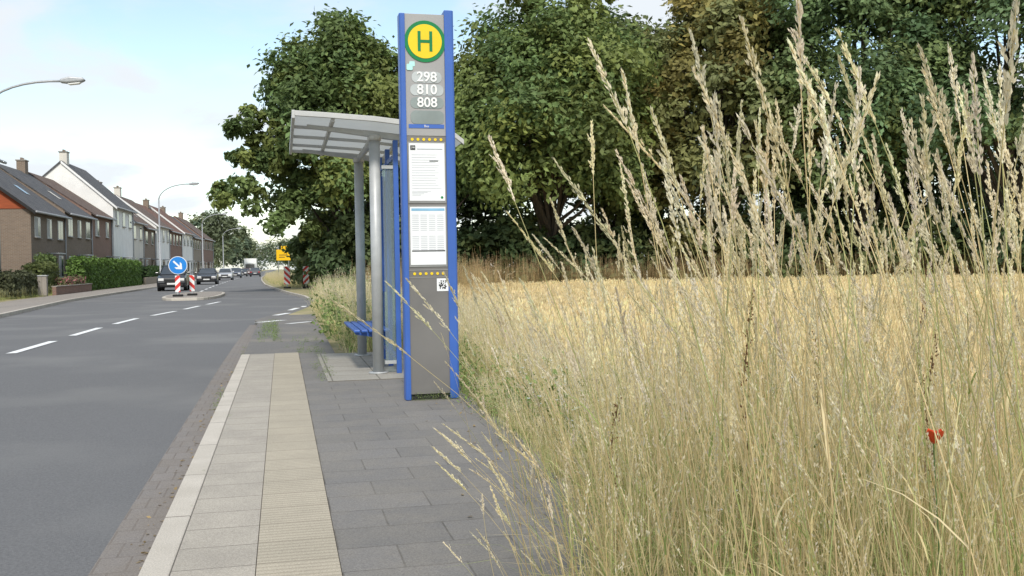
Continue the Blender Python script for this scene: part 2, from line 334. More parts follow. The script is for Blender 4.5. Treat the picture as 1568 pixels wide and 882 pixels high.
disc('h_ring',(.229,-.036,3.215),.185,.006,M_green,py,n=64); disc('h_gap',(.229,-.043,3.215),.152,.002,M_y,py,n=64)
for nm,b in {'h_l':(.163,.190,3.125,3.305),'h_r':(.268,.295,3.125,3.305),'h_bar':(.19,.268,3.201,3.228)}.items():
    box(nm,b[0],b[1],-.048,-.0455,b[2],b[3],M_green,py)
def rrect(x0,x1,z0,z1,r,n=6):
    P=[]
    for cx_,cz_,a0 in((x1-r,z1-r,0),(x0+r,z1-r,90),(x0+r,z0+r,180),(x1-r,z0+r,270)):
        for i in range(n+1):
            a=math.radians(a0+90*i/n); P.append((cx_+r*math.cos(a),cz_+r*math.sin(a)))
    return P
M_pill=mat('pill_grey',(.47,.50,.50),rough=.45); M_pill2=mat('pill_dark',(.26,.30,.29),rough=.45); M_aqua=mat('icon_aqua',(.45,.75,.72),rough=.5)
def text(body,x,z,size,m,y=-.044,name='text'):
    cu=bpy.data.curves.new(name,'FONT'); cu.body=body; cu.size=size; cu.align_x='CENTER'; cu.align_y='CENTER'; cu.extrude=.001; cu.offset=.0022 if size>.08 else 0
    o=bpy.data.objects.new(name,cu); COL.objects.link(o); o.parent=py; o.location=(x,y,z); o.rotation_euler=(math.pi/2,0,0); cu.materials.append(m); return o
for i,(z,t,mm) in enumerate([(2.895,'298',M_pill),(2.782,'810',M_pill),(2.667,'808',M_pill2),(2.548,'',M_pill2)]):
    wd=.155 if i else .14
    prism('pill_%d'%i,rrect(.235-wd+.01,.235+wd,z-.05-(.02 if i==3 else 0),z+.05,.045),'y',-.038,-.0352,mm,py)
    if t: text(t,.24,z,.122,M_wp,name='line_'+t)
prism('icon',rrect(.06,.115,2.955,3.01,.012),'y',-.042,-.039,M_aqua,py); prism('icon_b',rrect(.085,.135,2.99,3.035,.008),'y',-.037,-.0352,M_aqua,py)
box('name_strip',.07,.39,-.038,-.0345,2.44,2.475,M_blue,py); text('Bus',.23,2.457,.03,M_wp,name='strip_text')
for zz in (2.34,1.135):
    for i in range(6):
        disc('dot',(.10+i*.052,-.031,zz),.013,.004,M_y,py,n=16)
for nm,(z0,z1) in {'timetable_upper':(1.79,2.305),'timetable_lower':(1.215,1.735)}.items():
    box(nm+'_frame',.056,.40,-.036,-.031,z0-.02,z1+.012,mat(nm+'_fr',(.30,.30,.29),rough=.4),py,.002)
    box(nm,.068,.388,-.040,-.0365,z0,z1,M_paper,py)
box('line_box',.08,.125,-.043,-.041,2.245,2.285,M_dark,py); text('298',.103,2.265,.022,M_wp,-.0445,'tiny')
box('tt_title',.14,.37,-.043,-.041,2.25,2.258,M_lt,py)
for i in range(14): box('tt_row',.09,.09+.28*random.uniform(.75,1),-.0415,-.0405,2.2-i*.023,2.203-i*.023,M_lt,py)
box('tt_stamp',.25,.33,-.043,-.042,2.143,2.150,M_dark,py); 
for i in range(4): box('tt_foot',.09,.26-.03*i,-.0415,-.0405,1.875-i*.012,1.878-i*.012,M_lt,py)
disc('tt_logo',(.36,-.0402,1.82),.012,.002,M_green,py,n=12)
box('tl_head',.08,.38,-.042,-.0405,1.70,1.722,M_lb,py)
for r_ in range(2):
    for c_ in range(4):
        x=.085+c_*.075; z=1.66-r_*.19
        for k in range(9): box('tl_row',x,x+.06,-.0415,-.0405,z-k*.017,z+.004-k*.017,M_lt,py)
box('tl_bar',.08,.38,-.042,-.0405,1.335,1.345,M_dark,py)
box('ridge1',.05,.405,-.034,-.0305,1.165,1.170,M_head,py); box('ridge2',.05,.405,-.034,-.0305,1.10,1.104,M_head,py)
box('sticker',.30,.405,-.034,-.031,.975,1.09,M_paper,py)
for i in range(9):
    for j in range(9):
        if rng.random()<.5: box('qr',.318+i*.0078,.318+(i+1)*.0078,-.036,-.0345,.995+j*.0085,.995+(j+1)*.0085,M_dark,py)

# ------------------------------------------------------------------ shelter
sh=empty('bus_shelter',(0,0,0))
M_gl=glassmat('shelter_glass',(.78,.88,.9),.22)
M_roof=mat('roof_sheet',(.62,.63,.61),(.54,.55,.53),.6,4); 
_n=M_roof.node_tree; _t=_n.nodes.new('ShaderNodeBsdfTranslucent'); _t.inputs[0].default_value=(.55,.57,.55,1); _m=_n.nodes.new('ShaderNodeMixShader'); _m.inputs[0].default_value=.40
_n.links.new(_n.nodes['Principled BSDF'].outputs[0],_m.inputs[1]); _n.links.new(_t.outputs[0],_m.inputs[2]); _n.links.new(_m.outputs[0],_n.nodes['Material Output'].inputs[0])
M_roofe=mat('roof_edge',(.52,.52,.50),(.46,.46,.45),.5,6,metal=.1)
for yy,nm in((11.1,'post_near'),(13.4,'post_far')):
    tube(nm,[(1.04,yy,0),(1.04,yy,2.62)],.062,M_metal,sh,16)
    tube(nm+'_cap',[(1.04,yy,2.62),(1.04,yy,2.68)],[.075,.075],M_roofe,sh,12)
    tube(nm+'_foot',[(1.04,yy,0.004),(1.04,yy,.02)],[.11,.11],M_metal,sh,12)
    prism(nm+'_arm',[(.3,2.79),(.3,2.75),(1.0,2.66),(1.9,2.55),(1.9,2.59),(1.0,2.73)],'y',yy-.025,yy+.025,M_metal,sh,.005)
tube('beam',[(1.04,11.1,2.66),(1.04,13.4,2.66)],.04,M_metal,sh,10)
rp=[(.17,2.865),(.5,2.85),(1.0,2.82),(1.5,2.765),(1.85,2.68),(1.98,2.58)]
poly('roof_panel',[(x,y,z-.01) for y in(10.68,14.0) for x,z in rp],[(i,i+1,i+7,i+6) for i in range(5)],M_roof,sh)
for yy in (10.64,14.0): 
    prism('roof_end_trim',[(x-(.01 if i==0 else 0),z+.008) for i,(x,z) in enumerate(rp)]+[(x,z-.048) for x,z in rp[::-1]],'y',yy,yy+.04,M_roofe,sh,.004)
box('roof_front_trim',.135,.168,10.64,14.04,2.79,2.878,M_roofe,sh,.005)
for yy in (11.5,12.35,13.2):
    prism('roof_rib',[(x,z-.026) for x,z in rp]+[(x,z-.06) for x,z in rp[::-1]],'y',yy,yy+.04,M_roofe,sh)
for xx in (.55,1.4):
    z=float(np.interp(xx,[p[0] for p in rp],[p[1] for p in rp])); box('purlin',xx,xx+.035,10.69,13.99,z-.08,z-.03,M_roofe,sh)
for i,yy in enumerate((11.05,11.9,12.8,13.65)):
    box('blue_frame_%d'%i,1.24,1.295,yy-.03,yy+.03,.0,2.62,M_blue,sh,.004)
for zz in (.18,2.45): box('blue_rail',1.25,1.285,11.08,13.62,zz-.025,zz+.025,M_blue,sh)
for a_,b_ in((11.08,11.87),(11.93,12.77),(12.83,13.62)):
    box('rear_glass',1.262,1.272,a_,b_,.206,2.424,M_gl,sh)
box('side_glass',1.12,1.235,11.045,11.055,.15,2.3,M_gl,sh); box('side_frame_b',1.11,1.238,11.03,11.07,.11,.148,M_metal,sh); box('side_frame_t',1.11,1.238,11.03,11.07,2.302,2.34,M_metal,sh)
box('info_panel',1.18,1.235,11.95,12.7,.9,2.3,M_blue,sh,.01)
for i in range(5): box('slat_%d'%i,.79+i*.085,.86+i*.085,11.3,13.2,.455,.485,M_blue,sh,.008)
for yy in (11.5,13.0):
    prism('bracket',[(.8,.45),(1.24,.45),(1.24,.2),(1.18,.36),(.82,.42)],'y',yy-.02,yy+.02,M_blue,sh)

# ------------------------------------------------------------------ street lamps
def lamp(x,y,h=8.8,arm=2.5):
    e=empty('street_lamp',(x,y,-.02))
    tube('pole',[(0,0,0),(0,0,1),(0,0,1.02),(0,0,h-1.6)],[.1,.1,.075,.055],M_galv,e,12)
    P=[(0,0,h-1.6)]+[(arm*.95*t**1.6,0,h-1.6+1.25*(1-(1-t)**2)) for t in np.linspace(.1,1,9)]
    tube('arm',P,.04,M_galv,e,8)
    tx,tz=P[-1][0],P[-1][2]
    prism('lamp_head',[(tx-.12,tz-.06),(tx-.1,tz+.06),(tx+.2,tz+.15),(tx+.62,tz+.13),(tx+.72,tz+.05),(tx+.6,tz-.02),(tx+.1,tz-.08)],'y',-.14,.14,M_galv,e,.05)
    prism('lens',[(tx+.12,tz-.09),(tx+.58,tz-.03),(tx+.5,tz-.09),(tx+.2,tz-.13)],'y',-.11,.11,M_wp,e,.02)
lamp(-9.9,36.8,8.2,2.8); lamp(-9.6,84,8.6,2.6); lamp(-9.8,131,8.7,2.6); lamp(-9.9,178,8.7,2.6)

# ------------------------------------------------------------------ houses
M_bb=brickmat('brown_brick',(.25,.18,.13),(.19,.135,.10),(.28,.25,.21),.25,.08,.012,axis='W',dirt=(.21,.165,.13))
M_rb=brickmat('red_brick',(.29,.16,.12),(.23,.13,.095),(.27,.23,.2),.25,.08,.012,axis='W',dirt=(.21,.14,.11))
M_yb=brickmat('tan_brick',(.34,.28,.21),(.29,.23,.17),(.3,.28,.24),.25,.08,.012,axis='W',dirt=(.24,.2,.16))
M_ren=mat('white_render',(.82,.81,.78),(.75,.74,.71),.9,1.2,.1); M_cream=mat('cream_render',(.66,.62,.55),(.58,.55,.49),.9,1.2)
M_slate=brickmat('slate_roof',(.12,.12,.13),(.085,.087,.095),(.04,.04,.04),.3,.25,.02,axis='XY',dirt=(.15,.145,.14))
M_tile=brickmat('brown_tile_roof',(.19,.13,.10),(.155,.105,.085),(.05,.04,.04),.3,.3,.03,axis='XY',dirt=(.165,.13,.11))
M_tiler=brickmat('red_tile_roof',(.24,.12,.08),(.19,.10,.07),(.06,.04,.04),.3,.3,.03,axis='XY',dirt=(.18,.12,.10))
M_orange=mat('orange_cladding',(.36,.09,.035),(.28,.07,.03),.8,2,stretch=(1,1,8)); M_door=mat('door_brown',(.12,.06,.03),rough=.5)
M_curt=mat('curtain',(.45,.45,.43),(.2,.2,.2),.5,6,stretch=(1,6,1))
def house(name,X0,Y0,Y1,eave,ridge,depth,wm,rm,gable=None,rot=-2.15,over=.0,nfl=2,chim=(.5,),sty=0):
    e=empty(name,(X0,Y0,-.05),math.radians(rot)); Lh=Y1-Y0-.03; D=depth
    prism('walls',[(0,0),(0,eave),(-D/2,ridge-.12),(-D,eave),(-D,0)],'y',0,Lh,wm,e)
    box('plinth',.002,.035,0.01,Lh-.01,0,.45,M_side,e)
    if gable: prism('gable_cladding',[(-.05,eave-.1),(-D/2,ridge-.22),(-D+.05,eave-.1)],'y',-.04,-.003,gable,e)
    sl=(ridge-eave)/(D/2); o=.35
    for sg,nm in((1,'roof_front'),(-1,'roof_back')):
        if sg==1: P=[(o,eave-o*sl+.02),(-D/2,ridge),(-D/2,ridge-.14),(o,eave-o*sl-.1)]
        else: P=[(-D-o,eave-o*sl+.02),(-D/2-.002,ridge),(-D/2-.002,ridge-.14),(-D-o,eave-o*sl-.1)]
        prism(nm,P,'y',-over,Lh+.01,rm,e)
    if over: 
        prism('bargeboard',[(o+.01,eave-o*sl+.0),(-D/2,ridge-.02),(-D/2,ridge-.24),(o+.01,eave-o*sl-.2)],'y',-over-.03,-over-.002,M_wp if sty!=1 else M_dark,e)
    tube('gutter',[(o+.07,-over,eave-o*sl-.04),(o+.07,Lh,eave-o*sl-.04)],.075,M_galv,e,8)
    tube('downpipe',[(.06,Lh-.15,0),(.06,Lh-.15,eave-.25)],.045,M_galv,e,8)
    n=max(2,int(Lh/2.5)); floors=[(.95,1.35)]
    if nfl==2: floors.append((eave-1.75,1.15))
    for fi,(z,hh) in enumerate(floors):
        for k in range(n):
            yc=Lh*(k+.5)/n; wd=1.15 if (k+fi)%2 else .95
            if fi==0 and k==n//2:
                box('door',.036,.07,yc-.5,yc+.5,.1,2.2,M_door,e,.01); box('door_light',.072,.08,yc-.2,yc+.2,1.4,2.0,M_glassd,e); box('step',.04,.7,yc-.7,yc+.7,0,.12,M_side,e)
                box('door_canopy',.005,.8,yc-.8,yc+.8,2.4,2.5,M_galv,e,.02); continue
            box('window_frame',.005,.04,yc-wd/2-.06,yc+wd/2+.06,z-.06,z+hh+.06,M_frame,e)
            cur=random.random()<.4
            box('pane_l',.042,.048,yc-wd/2,yc-.03,z,z+hh,M_curt if cur else M_glassd,e); box('pane_r',.042,.048,yc+.03,yc+wd/2,z,z+hh,M_glassd,e)
            box('sill',.005,.14,yc-wd/2-.1,yc+wd/2+.1,z-.12,z-.065,M_side,e)
    for (xx,zz) in ((-D*.3,1.0),(-D*.7,1.0),(-D*.5,eave-.9)):
        box('gable_window_frame',xx-.5,xx+.5,-.045 if gable else -.035,-.005,zz-.05,zz+1.2,M_frame,e); box('gable_pane',xx-.44,xx+.44,-.055,-.047,zz,zz+1.14,M_glassd,e)
    for c in chim:
        box('chimney',-D/2-.3,-D/2+.3,Lh*c-.4,Lh*c+.4,ridge-.6,ridge+.75,M_bb if wm is not M_ren else M_cream,e); box('chimney_cap',-D/2-.36,-D/2+.36,Lh*c-.46,Lh*c+.46,ridge+.752,ridge+.83,M_side,e)
        for q in(-.2,.2): tube('pot',[(-D/2,Lh*c+q,ridge+.83),(-D/2,Lh*c+q,ridge+1.0)],.09,M_bb,e,8)
    if sty in(1,2):
        yy=Lh*.6; x=-D*.2; z=eave+(-x)*sl
        V=[(x+.4,yy-.4,z-.4*sl+.05),(x+.4,yy+.4,z-.4*sl+.05),(x-.4,yy+.4,z+.4*sl+.05),(x-.4,yy-.4,z+.4*sl+.05)]
        poly('skylight',V,[(0,1,2,3)],M_glassd,e)
    return e
fx=lambda y:-17.25+.0375*y
house('brick_house',-14.35,43,56,7.3,10.6,9,M_bb,M_slate,None,0,.3,2,(.3,))
house('brick_house',fx(64.8),64.8,73,5.25,8.7,9,M_bb,M_slate,M_orange,-2.15,.3,2,(),1)
house('brick_house',fx(73),73,81,5.55,8.85,9,M_bb,M_slate,None,-2.15,0,2,(.85,),2)
house('brick_house',fx(81),81,88.4,5.85,8.95,9,M_rb,M_tile,None,-2.15,0,2,(),0)
house('white_house',fx(88.4)+.15,88.4,97.2,7.0,10.6,8,M_ren,M_slate,None,-2.15,.12,2,(.12,),0)
house('white_house',fx(97.2),97.2,103.5,6.1,9.2,8,M_cream,M_tile,None,-2.15,0.08,2,(.9,),2)
house('brick_house',fx(103.5),103.5,110.5,5.8,9.0,8,M_bb,M_tile,None,-2.15,0,2,(),1)
house('white_house',fx(111)+.1,111,120,6.3,9.4,8,M_ren,M_tile,None,-2.15,.1,2,(.1,),0)
house('brick_house',fx(120),120,131,6.1,9.3,8,M_rb,M_tiler,None,-2.15,0,2,(.9,),0)
house('white_house',fx(131)+.1,131,141,6.3,9.6,8,M_ren,M_tiler,None,-2.15,.1,2,(),0)
house('brick_house',fx(141),141,152,6.0,9.2,8,M_yb,M_slate,None,-2.15,0,2,(.2,),0)
house('brick_house',fx(154),154,168,6.2,9.4,8,M_rb,M_tile,None,-2.15,0,2,(.5,),0)

# ------------------------------------------------------------------ cars
def car(name,x,y,col,rz=0.0,back=False,suv=0.0,z0=-.125):
    e=empty(name,(x,y,z0),rz+(math.pi if back else 0))
    M_c=mat(name+'_paint',col,tuple(c*.9 for c in col),.25,2,spec=.6)
    hh=suv
    prof=[(-2.15,.32),(-2.2,.55),(-2.12,.78+hh*.4),(-1.1,.95+hh*.5),(-.85,1.0+hh*.5),(1.7,1.02+hh*.5),(2.12,.95+hh*.5),(2.2,.6),(2.12,.3)]
    def arch(yc): return [(yc+.38*math.cos(t),.3+.38*math.sin(t)) for t in np.linspace(0,math.pi,9)]
    bottom=[(2.0,.22)]+[(p[0],max(p[1],.22)) for p in arch(1.35)]+[(p[0],max(p[1],.22)) for p in arch(-1.35)]+[(-2.0,.22)]
    prism('body',prof+bottom,'x',-.88,.88,M_c,e,.07)
    zt=1.46+hh; zb=.98+hh*.5
    V=[(-.78,-1.05,zb),(.78,-1.05,zb),(.8,1.85,zb),(-.8,1.85,zb),(-.58,-.3,zt-.03),(.58,-.3,zt-.03),(.6,1.25,zt-.03),(-.6,1.25,zt-.03)]
    F=[(0,1,5,4),(1,2,6,5),(2,3,7,6),(3,0,4,7),(4,5,6,7)]
    poly('glasshouse',V,F,M_glassd,e,.03)
    V=[(-.6,-.36,zt-.04),(.6,-.36,zt-.04),(.62,1.3,zt-.04),(-.62,1.3,zt-.04),(-.52,-.2,zt+.02),(.52,-.2,zt+.02),(.54,1.15,zt+.02),(-.54,1.15,zt+.02)]
    poly('roof',V,F+[(3,2,1,0)],M_c,e,.03)
    for sx in(-1,1):
        for (yb,yt) in((-1.05,-.3),(.35,.35),(1.85,1.25)):
            tube('pillar',[(sx*.79,yb,zb),(sx*.6,yt,zt-.02)],.04,M_c,e,6)
        for yw in(-1.35,1.35):
            disc('tyre',(sx*.70 if sx>0 else -.90,yw,.31),.31,.2,M_rubber,e,'x',20); disc('rim',((.901 if sx>0 else -.91),yw,.31),.2,.01,M_galv,e,'x',16)
        box('headlight',sx*.62-.17,sx*.62+.17,-2.22,-2.1,.62+hh*.2,.76+hh*.3,M_wp,e,.02)
        box('tail_light',sx*.68-.13,sx*.68+.13,2.1,2.215,.7,.9,mat('tail_red',(.4,.01,.01)),e,.02)
        box('mirror',sx*.98-.1,sx*.98+.1,-.75,-.6,.98+hh*.5,1.12+hh*.5,M_c,e,.03)
    box('grille',-.42,.42,-2.225,-2.15,.55,.72+hh*.2,M_dark,e,.01); box('intake',-.7,.7,-2.21,-2.1,.3,.46,M_dark,e,.02)
    box('plate',-.26,.26,-2.24,-2.226,.42,.53,M_wp,e); box('plate_rear',-.26,.26,2.22,2.235,.55,.66,M_wp,e)
    return e
car('suv_car',-6.95,68,(.02,.022,.026),.03,suv=.2); car('sedan_car',-6.65,94,(.03,.035,.045),.02)
car('silver_car',-6.9,128,(.45,.47,.5),0); car('hatchback_car',-7.1,160,(.1,.12,.16),0,suv=.1); car('dark_car',-7.2,190,(.05,.05,.06),0); car('red_car',-7.4,215,(.15,.05,.05),0,suv=.1)
car('departing_car',-4.6,180,(.06,.06,.07),0,True,suv=.1)
tr=empty('white_truck',(-7.1,235,-.12))
box('cargo_box',-1.4,1.4,0,7,.9,3.8,M_wp,tr,.04); box('cab',-1.15,1.15,-2.2,-.1,.5,2.8,M_wp,tr,.15); box('windscreen',-1.0,1.0,-2.24,-2.19,1.6,2.5,M_glassd,tr,.02); box('bumper',-1.15,1.15,-2.3,-2.2,.35,.8,M_dark,tr,.03)
for sx in(-1.2,.9):
    for yw in(-1.3,5): disc('wheel',(sx,yw,.48),.48,.3,M_rubber,tr,'x',18)

# ------------------------------------------------------------------ foliage
def leaf_geo(P,Nn,size,C):
    n=len(P); rv=nrm(rng.normal(size=(n,3))); T=nrm(np.cross(Nn,rv)); B=np.cross(Nn,T); s=size[:,None]
    V=np.stack([P-T*s,P+B*s*.55+Nn*s*.12,P+T*s,P-B*s*.55+Nn*s*.12],1).reshape(-1,3)
    F=np.arange(4*n).reshape(n,4); return V,F,np.repeat(C,4,axis=0)
def crown(acc,c,rad,nlobe,nleaf,col,lsize=.15,lobe=.3,seed=None,squash=.8,hollow=.55,warm=.0):
    c=np.array(c,float); rad=np.array(rad,float)
    d=nrm(rng.normal(size=(nlobe,3))); d[:,2]=np.where(d[:,2]<-.6,-d[:,2],d[:,2])
    rr=rng.uniform(hollow,1.0,nlobe)**.6
    LC=c+d*rad*rr[:,None]*.86*rng.uniform(.88,1.14,nlobe)[:,None]; LR=rad.mean()*lobe*rng.uniform(.5,1.25,nlobe)
    lv=rng.uniform(.72,1.3,nlobe); lw=rng.uniform(-.5,1,nlobe)
    ns=16; sd=nrm(rng.normal(size=(nlobe,ns,3))+np.array([0,0,.25])+d[:,None,:]*.5)
    i=rng.choice(nlobe,nleaf,p=LR**2/np.sum(LR**2)); j=rng.integers(0,ns,nleaf)
    dd=sd[i,j]; r=LR[i][:,None]
    P=LC[i]+dd*r*np.array([1,1,squash])*.8+rng.normal(size=(nleaf,3))*r*.2
    Nn=nrm(dd*.8+np.array([0,0,.55])+rng.normal(size=(nleaf,3))*.55)
    C=np.array(col)[None]*lv[i][:,None]*rng.uniform(.75,1.3,nleaf)[:,None]
    C=C*(1+lw[i][:,None]*np.array([.28,.08,-.1])*(1+warm))
    acc.add(*leaf_geo(P,Nn,lsize*rng.uniform(.6,1.25,nleaf),C)); return LC
def tree(name,x,y,z0,h,rx,cb,nleaf,col,nl=60,lsize=.17,ry=None,warm=0,lobe=.28,extra=None):
    e=empty(name,(0,0,0)); a=Acc(); zc=z0+(h+cb)/2; rz=(h-cb)/2
    LC=crown(a,(x,y,zc),(rx,ry or rx,rz),nl,nleaf,col,lsize,lobe,warm=warm)
    if extra:
        for (ex,ey,ez,er,en) in extra: crown(a,(ex,ey,ez),(er,er,er*.7),10,en,col,lsize,.4,warm=warm)
    V,F,C=a.get(); np_mesh('crown',V,F,M_leaf,C,e)
    tube('trunk',[(x,y,z0-.2),(x+.1,y,z0+cb*.5),(x,y+.1,z0+cb+1),(x+.2,y,z0+h*.55),(x,y,z0+h*.85)],[.42,.33,.28,.18,.05],M_bark,e,10)
    VV=[];FF=[];o=0
    for k in range(min(26,nl)):
        t=LC[k]; b=np.array([x,y,z0+cb*.6+rng.random()*(h-cb)*.45]); mid=(b+t)/2+np.array([0,0,-.3])
        v,f=tube_geo([b,mid,t],[.13,.08,.02],5); VV+=list(v); FF+=[tuple(q+o for q in g) for g in f]; o+=len(v)
    poly('limbs',VV,FF,M_bark,e)
G1=(.155,.210,.070); G2=(.125,.180,.075); G3=(.205,.21,.080)
tree('maple_tree',3.9,59,-.1,15.6,5.2,2.2,42000,G1,100,.19,extra=[(-1.2,57,6.6,1.9,2400),(-2.4,56.4,5.0,1.5,1500),(-1.2,57,9.2,1.6,1700),(.3,57,4.0,2.0,2200),(1.2,57,11.2,1.5,1500),(-1.9,56.6,7.6,1.2,900),(.8,58,7.8,1.8,1800),(1.6,58,5.6,2.0,2200)])
tree('maple_tree',8.6,63,-.3,14.9,4.8,2,26000,G2,60,.2)
tree('maple_tree',14.2,51,-.5,15.6,6.4,1.6,56000,G1,110,.18,extra=[(12.5,50,15.4,1.6,1500),(16.2,50,15.0,1.5,1300)])
tree('oak_tree',23.6,50.5,-.5,17.4,5.4,1.6,42000,G3,80,.2,warm=.6)
tree('maple_tree',19.3,57,-.5,17.0,5.5,1.6,28000,G2,60,.2)
tree('ash_tree',29.8,46,-.5,18.6,5.3,1.6,40000,(.135,.20,.085),75,.17)
tree('ash_tree',35.8,42.5,-.5,19,6.0,1.6,42000,(.145,.21,.09),80,.17)
tree('ash_tree',41.5,38,-.5,18,6.0,1.6,20000,G2,50,.2)
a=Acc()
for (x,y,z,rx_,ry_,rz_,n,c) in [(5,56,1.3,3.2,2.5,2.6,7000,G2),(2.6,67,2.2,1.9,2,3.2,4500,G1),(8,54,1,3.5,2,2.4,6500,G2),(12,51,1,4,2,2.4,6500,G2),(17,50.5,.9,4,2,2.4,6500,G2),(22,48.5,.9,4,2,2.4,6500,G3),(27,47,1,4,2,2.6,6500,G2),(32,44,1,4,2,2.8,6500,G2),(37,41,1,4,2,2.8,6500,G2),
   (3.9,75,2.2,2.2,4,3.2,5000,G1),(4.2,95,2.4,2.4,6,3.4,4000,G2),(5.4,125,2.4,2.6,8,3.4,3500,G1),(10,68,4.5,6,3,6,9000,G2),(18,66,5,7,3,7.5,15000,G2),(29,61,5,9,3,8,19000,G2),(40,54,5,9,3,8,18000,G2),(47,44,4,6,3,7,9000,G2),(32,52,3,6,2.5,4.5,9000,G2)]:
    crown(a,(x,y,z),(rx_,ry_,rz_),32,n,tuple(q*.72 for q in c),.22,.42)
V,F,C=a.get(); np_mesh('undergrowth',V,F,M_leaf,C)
a=Acc()
for (x,y,rx_,h,n) in [(-14,225,7,14,5000),(-7.5+-6,260,6,11,4000),(-16,300,10,10,4000),(3.5,240,6,8,3000),(5,200,5,7.5,3000),(6.5,165,4,7,3000),(6,330,14,10,4000),(-14,380,12,11,4000),(-25,330,14,13,4000),(-2,480,22,11,4000),(-22,270,8,11,3000)]:
    crown(a,(x,y,h*.5),(rx_,rx_,h*.52),24,n,(.14,.18,.11),.42,.35)
V,F,C=a.get(); np_mesh('distant_trees',V,F,M_leaf,C)
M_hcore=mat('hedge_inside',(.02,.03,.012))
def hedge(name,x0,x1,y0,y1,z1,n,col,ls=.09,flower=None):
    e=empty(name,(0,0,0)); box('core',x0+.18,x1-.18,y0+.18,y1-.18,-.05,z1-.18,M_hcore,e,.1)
    a=Acc(); A=np.array([(y1-y0)*z1,(y1-y0)*z1*.3,(x1-x0)*z1,(x1-x0)*z1*.5,(x1-x0)*(y1-y0)]); k=rng.choice(5,n,p=A/A.sum())
    u=rng.random((n,3)); P=np.stack([x0+u[:,0]*(x1-x0),y0+u[:,1]*(y1-y0),u[:,2]*z1],1); Nn=np.zeros((n,3))
    for kk,(ax,val,nv) in enumerate([(0,x1,(1,0,0)),(0,x0,(-1,0,0)),(1,y0,(0,-1,0)),(1,y1,(0,1,0)),(2,z1,(0,0,1))]):
        m_=k==kk; P[m_,ax]=val; Nn[m_]=nv
    P+=rng.normal(size=(n,3))*.07; P[:,2]+=.08*np.sin(P[:,1]*1.7)*(P[:,2]/z1); Nn=nrm(Nn+rng.normal(size=(n,3))*.6+np.array([0,0,.3]))
    C=np.array(col)[None]*rng.uniform(.6,1.4,n)[:,None]
    if flower is not None: f=rng.random(n)<.3; C[f]=flower
    a.add(*leaf_geo(P,Nn,ls*rng.uniform(.7,1.3,n),C)); V,F,C=a.get(); np_mesh('leaves',V,F,M_leaf,C,e)
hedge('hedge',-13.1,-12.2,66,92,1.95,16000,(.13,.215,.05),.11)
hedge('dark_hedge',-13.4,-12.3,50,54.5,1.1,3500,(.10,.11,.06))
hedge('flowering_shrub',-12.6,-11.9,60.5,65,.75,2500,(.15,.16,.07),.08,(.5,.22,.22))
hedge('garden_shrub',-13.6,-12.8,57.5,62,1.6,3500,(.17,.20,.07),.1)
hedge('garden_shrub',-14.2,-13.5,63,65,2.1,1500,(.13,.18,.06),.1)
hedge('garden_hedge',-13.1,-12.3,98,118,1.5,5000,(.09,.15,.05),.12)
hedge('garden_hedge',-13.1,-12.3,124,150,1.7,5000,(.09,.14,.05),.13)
cbx=empty('grey_utility_cabinet',(-12.0,54.6,0)); box('cabinet_body',-.22,.22,-.16,.16,0,1.0,M_side,cbx,.02); box('cabinet_lid',-.25,.25,-.19,.19,1.001,1.06,M_metal,cbx,.01)
gw=empty('garden_wall',(0,0,0)); box('wall_run',-11.85,-11.65,56,66,-.05,.42,M_rb,gw,.02); box('wall_cap',-11.9,-11.6,56,66,.422,.47,M_side,gw,.01)
box('wall_run_b',-12.1,-11.9,93,130,-.05,.6,M_yb,gw,.02)

# ------------------------------------------------------------------ grasses
def interp(P,s):
    n=len(P)-1; f=np.clip(s*n,0,n-1e-6); i=f.astype(int); t=(f-i)[:,None]; return P[i]*(1-t)+P[i+1]*t
def ribbon_geo(P,W,side):
    P=np.asarray(P); s=np.asarray(side)[None]*np.asarray(W)[:,None]*.5
    V=np.empty((2*len(P),3)); V[0::2]=P-s; V[1::2]=P+s
    F=[(2*i,2*i+1,2*i+3,2*i+2) for i in range(len(P)-1)]; return V,np.array(F)
STRAW=np.array((.80,.68,.38)); PALE=np.array((.84,.755,.56)); GRN=np.array((.38,.46,.15)); OCH=np.array((.66,.52,.27))
def blade(acc,base,ang,Lb,up,wd,col,seg=4):
    t=np.linspace(0,1,seg+1); o=np.array([math.cos(ang),math.sin(ang),0])
    P=base+o*(Lb*(1-up)*t+Lb*.35*t**2)[:,None]+np.array([0,0,1])*(Lb*(up*1.1*t-.55*up*t**2.6-.12*(1-up)*t**2))[:,None]
    side=np.array([-math.sin(ang),math.cos(ang),0])
    V,F=ribbon_geo(P,wd*(1-t**2*.95),side); acc.add(V,F,np.array(col))
def spikes(acc,P,s0,s1,n,rad,ln,wd,col,openn=.4):
    q=rng.random(n); s=s0+(s1-s0)*q; c=interp(P,s); an=rng.uniform(0,2*math.pi,n)
    env=np.sin(np.pi*np.clip(q*.9+.08,0,1))**.7
    out=np.stack([np.cos(an),np.sin(an),np.zeros(n)],1); rd=(rad*env*rng.uniform(.1,1,n))[:,None]
    ax=nrm(interp(P,np.clip(s+.03,0,1))-interp(P,np.clip(s-.03,0,.97))+1e-6)
    p=c+out*rd; d=nrm(ax+out*openn*rng.uniform(.3,1.3,n)[:,None]+rng.normal(size=(n,3))*.10); l=(ln*rng.uniform(.7,1.25,n))[:,None]
    sv=nrm(np.cross(d,rng.normal(size=(n,3))))*(wd*.5)
    V=np.stack([p,p+d*l*.45+sv,p+d*l,p+d*l*.45-sv],1).reshape(-1,3); C=np.repeat(np.asarray(col)[None]*rng.uniform(.82,1.12,n)[:,None],4,axis=0)
    acc.add(V,np.arange(4*n).reshape(n,4),C)
